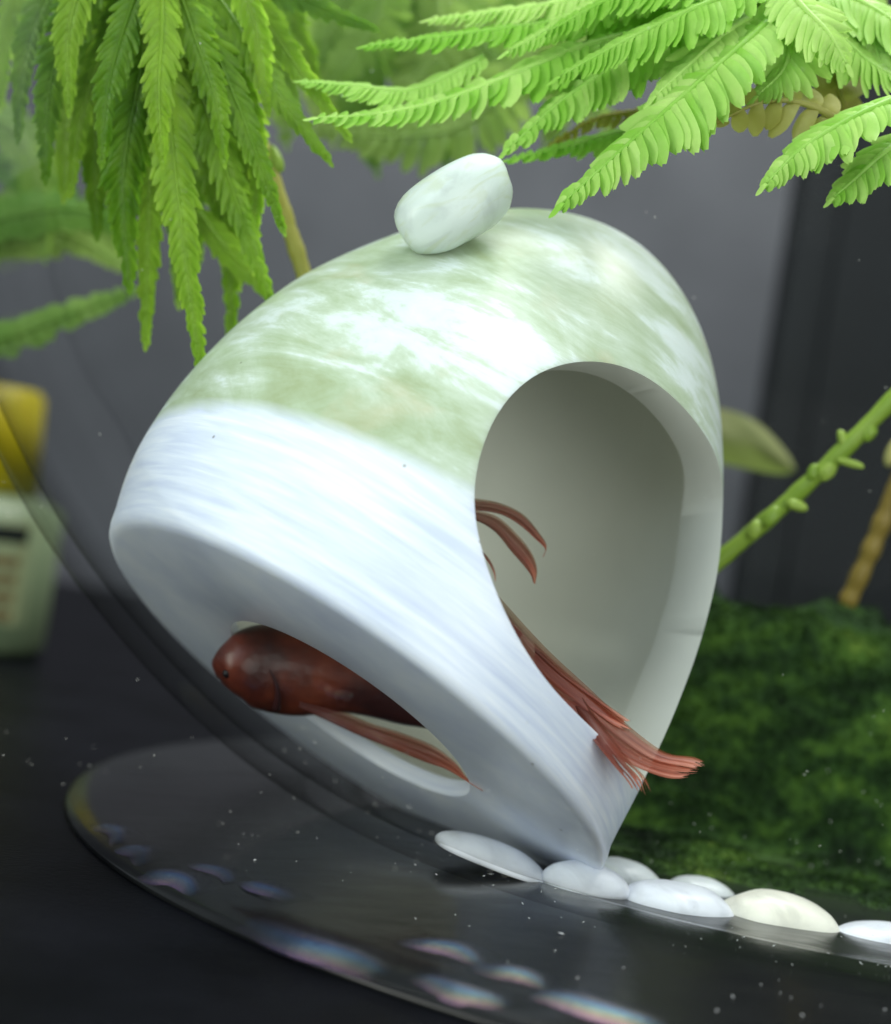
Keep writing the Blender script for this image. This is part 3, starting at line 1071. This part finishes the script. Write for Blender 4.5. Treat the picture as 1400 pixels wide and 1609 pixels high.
# left: deep green hanging plant
FL = (FWD * -1 + UPC * 0.15)
pl = thing('feathery_plant', 'deep green toothed leaved plant hanging down over the top left of the pot', 'aquatic plant', P(250, -120, -0.5))
tube_v, tube_f = tube(catmull([P(250, -160, -0.4), P(248, -90, -0.4), P(245, -40, -0.4)], 10), [0.2] * 10, 10)
link('stem', mesh_from(tube_v, tube_f), M_STEM, pl)
left = [
    ([(250, -90, -1.0), (262, 120, -1.3), (285, 350, -1.4), (316, 578, -1.3)], 59, 105),
    ([(240, -90, -0.8), (225, 90, -1.0), (195, 270, -1.0), (203, 440, -0.9)], 72, 96),
    ([(240, -90, -0.2), (240, 150, -0.4), (235, 350, -0.4), (229, 535, -0.3)], 56, 100),
    ([(265, -80, -0.9), (310, 120, -1.2), (370, 310, -1.2), (424, 470, -1.1)], 61, 96),
    ([(270, -80, -1.1), (330, 60, -1.4), (395, 220, -1.5), (444, 357, -1.4)], 49, 81),
    ([(280, -80, -0.9), (360, 20, -1.2), (440, 150, -1.3), (514, 249, -1.2)], 51, 72),
    ([(290, -80, -0.6), (390, 0, -0.9), (470, 110, -1.0), (546, 214, -1.0)], 40, 67),
    ([(300, -90, -0.5), (400, -40, -0.7), (500, 10, -0.8), (586, 44, -0.8)], 42, 57),
    ([(220, -90, -0.8), (130, 0, -0.9), (80, 130, -0.9), (72, 275, -0.8)], 54, 72),
    ([(210, -90, -0.4), (90, -30, -0.4), (40, 80, -0.4), (28, 215, -0.4)], 42, 62),
    ([(225, -90, 0.2), (170, 50, 0.2), (150, 210, 0.2), (152, 362, 0.2)], 61, 81),
    ([(260, -60, 0.3), (320, 200, 0.3), (360, 400, 0.2), (362, 560, 0.2)], 51, 91),
    ([(310, 330, 0.1), (355, 390, 0.0), (395, 430, 0.0), (432, 474, 0.0)], 40, 33),
    ([(255, -90, -1.2), (300, 40, -1.5), (340, 160, -1.6), (352, 250, -1.6)], 47, 67),
    ([(245, -90, -1.3), (200, 30, -1.5), (170, 140, -1.6), (160, 250, -1.6)], 47, 67),
    ([(250, -120, 0.6), (150, -20, 0.6), (110, 120, 0.6), (100, 300, 0.6)], 68, 67),
    ([(250, -120, 0.7), (280, 60, 0.7), (300, 220, 0.7), (310, 400, 0.7)], 72, 73),
    ([(250, -120, 0.5), (220, 60, 0.5), (180, 200, 0.5), (185, 380, 0.5)], 68, 73),
    ([(260, -120, 0.8), (340, 60, 0.8), (380, 200, 0.8), (400, 330, 0.8)], 68, 64),
    ([(270, -120, 0.6), (400, -40, 0.6), (440, 80, 0.6), (470, 190, 0.6)], 57, 57),
    ([(230, -120, -1.2), (150, -60, -1.4), (110, 40, -1.4), (108, 170, -1.3)], 49, 57),
    ([(270, -120, -1.2), (360, -60, -1.4), (400, 40, -1.4), (420, 170, -1.3)], 47, 57),
    ([(250, -90, -1.4), (255, 30, -1.7), (250, 140, -1.8), (255, 250, -1.7)], 49, 67),
    ([(240, -120, 0.9), (200, 20, 0.9), (150, 100, 0.9), (130, 230, 0.9)], 66, 90),
    ([(250, -120, 1.0), (330, 20, 1.0), (350, 130, 1.0), (340, 300, 1.0)], 66, 90),
    ([(240, -120, 1.0), (250, 20, 1.0), (270, 200, 1.0), (280, 470, 1.0)], 60, 110),
    ([(250, -120, -0.6), (350, 60, -0.8), (400, 220, -0.8), (398, 420, -0.7)], 44, 90),
    ([(240, -120, -0.5), (170, 60, -0.6), (130, 180, -0.6), (112, 300, -0.5)], 44, 80),
    ([(250, -120, 0.9), (420, -20, 0.9), (470, 60, 0.9), (505, 150, 0.9)], 54, 80),
    ([(230, -120, 0.9), (60, -60, 0.9), (10, 40, 0.9), (0, 160, 0.9)], 60, 80)]
for i, (ct, hl, n) in enumerate(left):
    ct = [(a_, b_, d0 + 1.5) for a_, b_, d0 in ct]
    frond(pl, ct, hl, n, FL + RGT * rnd.uniform(-0.4, 0.4), M_LEAF_L, 46, 0.72, False, 0.04, 0.035, i + 60)

# blurred plants farther back in the water
pb = thing('feathery_plant', 'blurred pale green feathery plant in the water behind the knob of the pot', 'aquatic plant', P(640, -100, 5))
for i, (ct, hl, n) in enumerate([
    ([(860, 60, 5), (740, 190, 5), (620, 215, 5), (500, 205, 5)], 85, 20),
    ([(640, -60, 5.5), (620, 40, 5.5), (570, 120, 5.5), (540, 190, 5.5)], 80, 18),
    ([(680, -60, 5.2), (690, 60, 5.2), (640, 150, 5.2), (600, 230, 5.2)], 75, 18),
    ([(700, -60, 6), (800, 60, 6), (790, 150, 6), (760, 220, 6)], 70, 18),
    ([(760, -60, 6.4), (900, 20, 6.4), (900, 120, 6.4), (860, 220, 6.4)], 80, 18),
    ([(560, -80, 6.2), (520, 20, 6.2), (500, 120, 6.2), (520, 220, 6.2)], 70, 18),
    ([(700, -60, 5.6), (740, 60, 5.6), (720, 140, 5.6), (690, 215, 5.6)], 90, 20),
    ([(560, -120, 4.6), (600, 0, 4.6), (560, 80, 4.6), (500, 150, 4.6)], 70, 20),
    ([(620, -120, 5.4), (700, 0, 5.4), (780, 90, 5.4), (850, 150, 5.4)], 84, 20),
    ([(640, -120, 7), (640, 20, 7), (660, 130, 7), (700, 250, 7)], 90, 20),
    ([(600, -120, 7), (560, 20, 7), (560, 130, 7), (590, 260, 7)], 84, 20),
    ([(700, -100, 7), (820, 60, 7), (900, 130, 7), (960, 200, 7)], 84, 20),
    ([(540, -120, 6.6), (460, 0, 6.6), (440, 100, 6.6), (450, 220, 6.6)], 70, 18),
    ([(620, -80, 6), (560, -20, 6), (520, 40, 6), (500, 100, 6)], 70, 16)]):
    frond(pb, ct, hl, n, FL, M_LEAF_B, 20, 0.42, False, 0.1, 0.07, i + 90)
tube_v, tube_f = tube(catmull([P(660, -180, 5.4), P(662, -90, 5.4), P(668, -30, 5.4)], 8), [0.15] * 8, 8)
link('stem', mesh_from(tube_v, tube_f), M_STEM, pb)
pc = thing('feathery_plant', 'blurred yellow green plant at the left edge beyond the hanging leaves', 'aquatic plant', P(-60, 300, 7))
for i, (ct, hl, n) in enumerate([
    ([(-80, 420, 7), (20, 370, 7), (110, 370, 7), (200, 420, 7)], 60, 14),
    ([(-80, 560, 6), (40, 520, 6), (120, 490, 6), (215, 455, 6)], 42, 16),
    ([(-60, 180, 6.6), (20, 200, 6.6), (60, 280, 6.6), (70, 400, 6.6)], 60, 18),
    ([(-80, 380, 6.4), (20, 340, 6.4), (130, 330, 6.4), (215, 370, 6.4)], 56, 18),
    ([(-60, 250, 7), (30, 260, 7), (90, 310, 7), (150, 360, 7)], 60, 14),
    ([(-60, 330, 7.5), (60, 330, 7.5), (130, 350, 7.5), (190, 400, 7.5)], 60, 14)]):
    frond(pc, ct, hl, n, FL, M_LEAF_B, 20, 0.5, False, 0.1, 0.08, i + 110)
tube_v, tube_f = tube(catmull([P(-90, 150, 7), P(-80, 350, 7), P(-80, 600, 7)], 8), [0.15] * 8, 8)
link('stem', mesh_from(tube_v, tube_f), M_STEM, pc)


def stem_plant(name, label, pts, rad, m, nodes, mnode, seed):
    o = thing(name, label, 'plant stem', P(*pts[0]))
    c = catmull([P(*p) for p in pts], 40)
    r_ = random.Random(seed)
    rr = [rad * (1 + 0.06 * math.sin(i * 0.9) + r_.uniform(-0.05, 0.05)) for i in range(40)]
    v, f = tube(c, rr, 12)
    link('stalk', mesh_from(v, f), m, o)
    for px, py, dp, ang, ln, wd in nodes:
        a = math.radians(ang)
        ex = RGT * math.cos(a) + UPC * math.sin(a)
        ez = UPC * math.cos(a) - RGT * math.sin(a)
        q = pebble('bud', P(px, py, dp), ex, FWD, ez, ln / 140, wd / 140, wd / 140, mnode, r_.randint(1, 99))
        q.parent = o
        q.matrix_parent_inverse = Matrix.Translation(-o.location)
    return o


stem_plant('plant_stem', 'knobbly lime green stem slanting up to the right beside the pot', [(1060, 940, 2.2), (1140, 872, 2.2), (1230, 795, 2.0), (1320, 712, 1.8), (1440, 590, 1.6)],
           0.105, M_STEM, [(1324, 692, 1.75, 100, 20, 8), (1277, 742, 1.8, 70, 15, 9), (1336, 728, 1.7, -15, 24, 7), (1252, 794, 1.8, -20, 18, 10), (1213, 812, 1.9, 50, 20, 13), (1186, 832, 2.0, 60, 18, 12), (1300, 740, 1.8, 50, 20, 13), (1365, 680, 1.7, 50, 18, 13)], M_STEM, 3)
stem_plant('plant_stem', 'blurred tan brown stem standing at the right edge behind the moss', [(1330, 950, 4.5), (1362, 880, 4.4), (1395, 800, 4.3), (1440, 690, 4.2)], 0.13, M_BROWN,
           [(1402, 712, 4.3, 70, 26, 12)], M_OLD, 4)
stem_plant('plant_stem', 'yellowish blurred stem between the hanging leaves and the pot', [(395, 180, 2.0), (425, 270, 2.0), (455, 360, 2.0), (490, 470, 2.0)], 0.10, M_OLD,
           [(430, 250, 2, -60, 26, 14)], M_STEM, 5)
# blurred rounded leaf behind the pot's right side
lf = thing('round_leaf', 'blurred olive rounded leaf showing past the right side of the pot', 'leaf', P(1100, 700, 5))
lv_, lf_ = [], []
mid_ = catmull([P(1030, 672, 8.6), P(1120, 684, 8.5), P(1190, 704, 8.5), P(1248, 736, 8.6)], 24)
for i, p_ in enumerate(mid_):
    q = i / 23
    wd = math.sin(math.pi * min(1, 0.12 + 0.88 * q)) ** 0.55 if q < 0.98 else 0.1
    for j in range(-5, 6):
        f_ = j / 5
        off = (UPC * 0.46 * f_ * wd) if f_ > 0 else (UPC * 0.40 - FWD * 0.25) * f_ * wd
        lv_.append(p_ + off - FWD * 0.12 * (1 - f_ * f_) + FWD * 0.03 * math.sin(q * 14 + f_ * 3))
for i in range(23):
    for j in range(10):
        k = i * 11 + j
        lf_.append((k, k + 1, k + 12, k + 11))
link('blade', mesh_from(lv_, lf_), leaf_material('olive_leaf', S(96, 92, 66), S(150, 156, 100), 0.3, 0.6, 0.9), lf)
tv, tf = tube(catmull([P(1120, 690, 5), P(1050, 680, 5.2), P(1000, 760, 5.4), P(990, 980, 5.5)], 14), [0.06] * 14, 8)
link('stalk', mesh_from(tv, tf), M_BROWN, lf)

# ------------------------------------------------------------------ moss on the floor behind
mv, mf = [], []
mr = random.Random(9)


def moss_top(x, y):
    """height of the cushion above the bowl floor"""
    side = max(0.0, min(1.0, (x - 0.9) / 1.3))
    g = 3.3 * max(0.0, min(1.0, (y - 4.0) / 1.6)) ** 0.8 * max(0.0, min(1.0, (9.6 - y) / 1.5)) ** 0.5
    g *= 0.92 + 0.12 * noise.noise(Vector((x * 0.7, y * 0.7, 0))) + 0.08 * noise.noise(Vector((x * 2.5, y * 2.5, 3)))
    low = 0.16 * max(0.0, min(1.0, (y - 0.9) / 1.0)) * (0.5 + 0.9 * noise.noise(Vector((x * 0.9, y * 1.6, 7))))
    return (g + max(0.0, low)) * side - 0.03


NX, NY = 60, 48
for j in range(NY):
    for i in range(NX):
        x, y = 1.0 + 10.4 * i / (NX - 1), 0.8 + 8.9 * j / (NY - 1)
        mv.append(Vector((x, y, floor_z(x, y) + moss_top(x, y))))
for j in range(NY - 1):
    for i in range(NX - 1):
        a = j * NX + i
        mf.append((a, a + 1, a + NX + 1, a + NX))
for _ in range(90000):
    x, y = mr.uniform(1.1, 11.3), mr.uniform(3.8, 9.6) if mr.random() < 0.35 else mr.uniform(1.0, 6.0)
    mt_ = moss_top(x, y)
    if mt_ < 0:
        continue
    z = floor_z(x, y) + mt_ + mr.uniform(-0.05, 0.03)
    b = Vector((x, y, z))
    t = b + Vector((mr.uniform(-1, 1), mr.uniform(-1, 0.3), mr.uniform(-0.4, 1))).normalized() * mr.uniform(0.04, 0.13)
    sv = Vector((mr.uniform(-1, 1), mr.uniform(-1, 1), mr.uniform(-1, 1))) * 0.016
    k = len(mv)
    mv += [b - sv, b + sv, t]
    mf.append((k, k + 1, k + 2))
moss = link('moss', mesh_from(mv, mf), moss_material(), None, 'stuff')
tag(moss, 'dark green moss covering the bowl floor behind the pot', 'moss', None, 'stuff')

# ------------------------------------------------------------------ bottle outside at the left
bp = P(-5, 880, 17)
bt = thing('bottle', 'blurred pale bottle with a yellow cap standing outside the bowl at the left', 'bottle', (bp.x - 0.9, bp.y, TABLE_Z))
bx, by = bp.x - 0.9, bp.y
top_z = P(-5, 770, 17).z
M_BOT = plain('pale_bottle', S(112, 128, 96), 0.4, 0.4, 0.15, 0.8)
M_YEL = plain('yellow_cap', S(186, 168, 3), 0.35, 0.5, 0.1, 0.8)
M_LABEL = plain('label_paper', S(138, 146, 106), 0.6, 0.2, 0.1, 1)
M_INK = plain('brown_print', S(110, 92, 58), 0.6, 0.2, 0.2, 1)
M_BLK = plain('black_print', S(20, 26, 24), 0.6, 0.2, 0.1, 1)
prof = [(TABLE_Z + 0.004, 0.0), (TABLE_Z + 0.004, 1.95), (TABLE_Z + 0.2, 2.1), (top_z - 0.3, 2.1), (top_z - 0.05, 1.6), (top_z, 0.0)]
v, f = revolve(prof, 48, Vector((bx, by, 0)), Z, X, Y, closed=False)
link('bottle_body', mesh_from(v, f, True), M_BOT, bt)
prof = [(top_z + 0.004, 0.0), (top_z + 0.004, 1.5), (top_z + 2.0, 1.35), (top_z + 2.15, 1.2), (top_z + 2.15, 0.0)]
v, f = revolve(prof, 48, Vector((bx, by, 0)), Z, X, Y, closed=False)
link('cap', mesh_from(v, f, True), M_YEL, bt)


def wrap(z0, z1, a0, a1, r, m, name, par):
    vs, fs = [], []
    for i in range(13):
        a = math.radians(a0 + (a1 - a0) * i / 12)
        vs += [(bx + r * math.sin(a), by - r * math.cos(a), z0), (bx + r * math.sin(a), by - r * math.cos(a), z1)]
        if i:
            k = 2 * i
            fs.append((k - 2, k, k + 1, k - 1))
    return link(name, mesh_from(vs, fs), m, par)


lab = wrap(top_z - 2.6, top_z - 0.5, -60, 62, 2.104, M_LABEL, 'label', bt)
wrap(top_z - 0.95, top_z - 0.62, 8, 56, 2.109, M_BLK, 'black_mark', lab)
for q in range(4):
    wrap(top_z - 1.42 - q * 0.36, top_z - 1.24 - q * 0.36, 12, 52, 2.109, M_INK, 'text_line', lab)

# ------------------------------------------------------------------ drifting specks
sv_, sf_ = [], []
sr = random.Random(21)
for _ in range(260):
    px, py = sr.uniform(-20, 1420), sr.uniform(0, 1609) if sr.random() < 0.35 else sr.uniform(1150, 1609)
    c = P(px, py, sr.uniform(-4.6, -2.6))
    if c.z < -3.3:
        continue
    l, t = sr.uniform(0.004, 0.016), sr.uniform(0.002, 0.005)
    a = sr.uniform(0, math.pi)
    ex, ez = RGT * math.cos(a) + UPC * math.sin(a), UPC * math.cos(a) - RGT * math.sin(a)
    k = len(sv_)
    sv_ += [c - ex * l, c + ez * t, c + ex * l, c - ez * t, c - FWD * t, c + FWD * t]
    sf_ += [(k, k + 1, k + 4), (k + 1, k + 2, k + 4), (k + 2, k + 3, k + 4), (k + 3, k, k + 4),
            (k + 1, k, k + 5), (k + 2, k + 1, k + 5), (k + 3, k + 2, k + 5), (k, k + 3, k + 5)]
spk = link('drifting_specks', mesh_from(sv_, sf_, False), plain('speck', S(214, 214, 204), 0.6, 0.3, 0.1), None, 'stuff')
tag(spk, 'tiny pale specks of dust drifting in the water', 'specks', None, 'stuff')

# slivers and crumbs lying on the dark glass floor and foot
cv_, cf_ = [], []
cr = random.Random(77)
fp = [(0, -3.85), (6.3, -3.77), (6.8, -3.80), (7.6, -3.9), (8.4, -4.02), (9.2, -4.13), (9.7, -4.2)]
n_made = 0
while n_made < 110:
    x, y = cr.uniform(-3.0, 5.5), cr.uniform(-5.0, 0.5)
    r_ = math.hypot(x - BC.x, y - BC.y)
    if r_ > 9.6 or (r_ > 8.2 and cr.random() < 0.5):
        continue
    n_made += 1
    c = Vector((x, y, float(np.interp(r_, [p[0] for p in fp], [p[1] for p in fp])) + 0.012))
    l = cr.uniform(0.005, 0.022) * (2.2 if cr.random() < 0.08 else 1)
    t = cr.uniform(0.003, 0.008)
    a = cr.uniform(0, math.pi)
    ex, ey = Vector((math.cos(a), math.sin(a), 0)), Vector((-math.sin(a), math.cos(a), 0))
    k = len(cv_)
    cv_ += [c - ex * l, c + ey * t, c + ex * l + Z * 0.01, c - ey * t, c + Z * t * 1.6]
    cf_ += [(k, k + 1, k + 4), (k + 1, k + 2, k + 4), (k + 2, k + 3, k + 4), (k + 3, k, k + 4)]
crumbs = link('floor_crumbs', mesh_from(cv_, cf_, False), plain('crumb', S(196, 198, 196), 0.5, 0.4, 0.3, 2), None, 'stuff')
tag(crumbs, 'tiny pale crumbs and slivers scattered on the dark glass floor', 'crumbs', None, 'stuff')
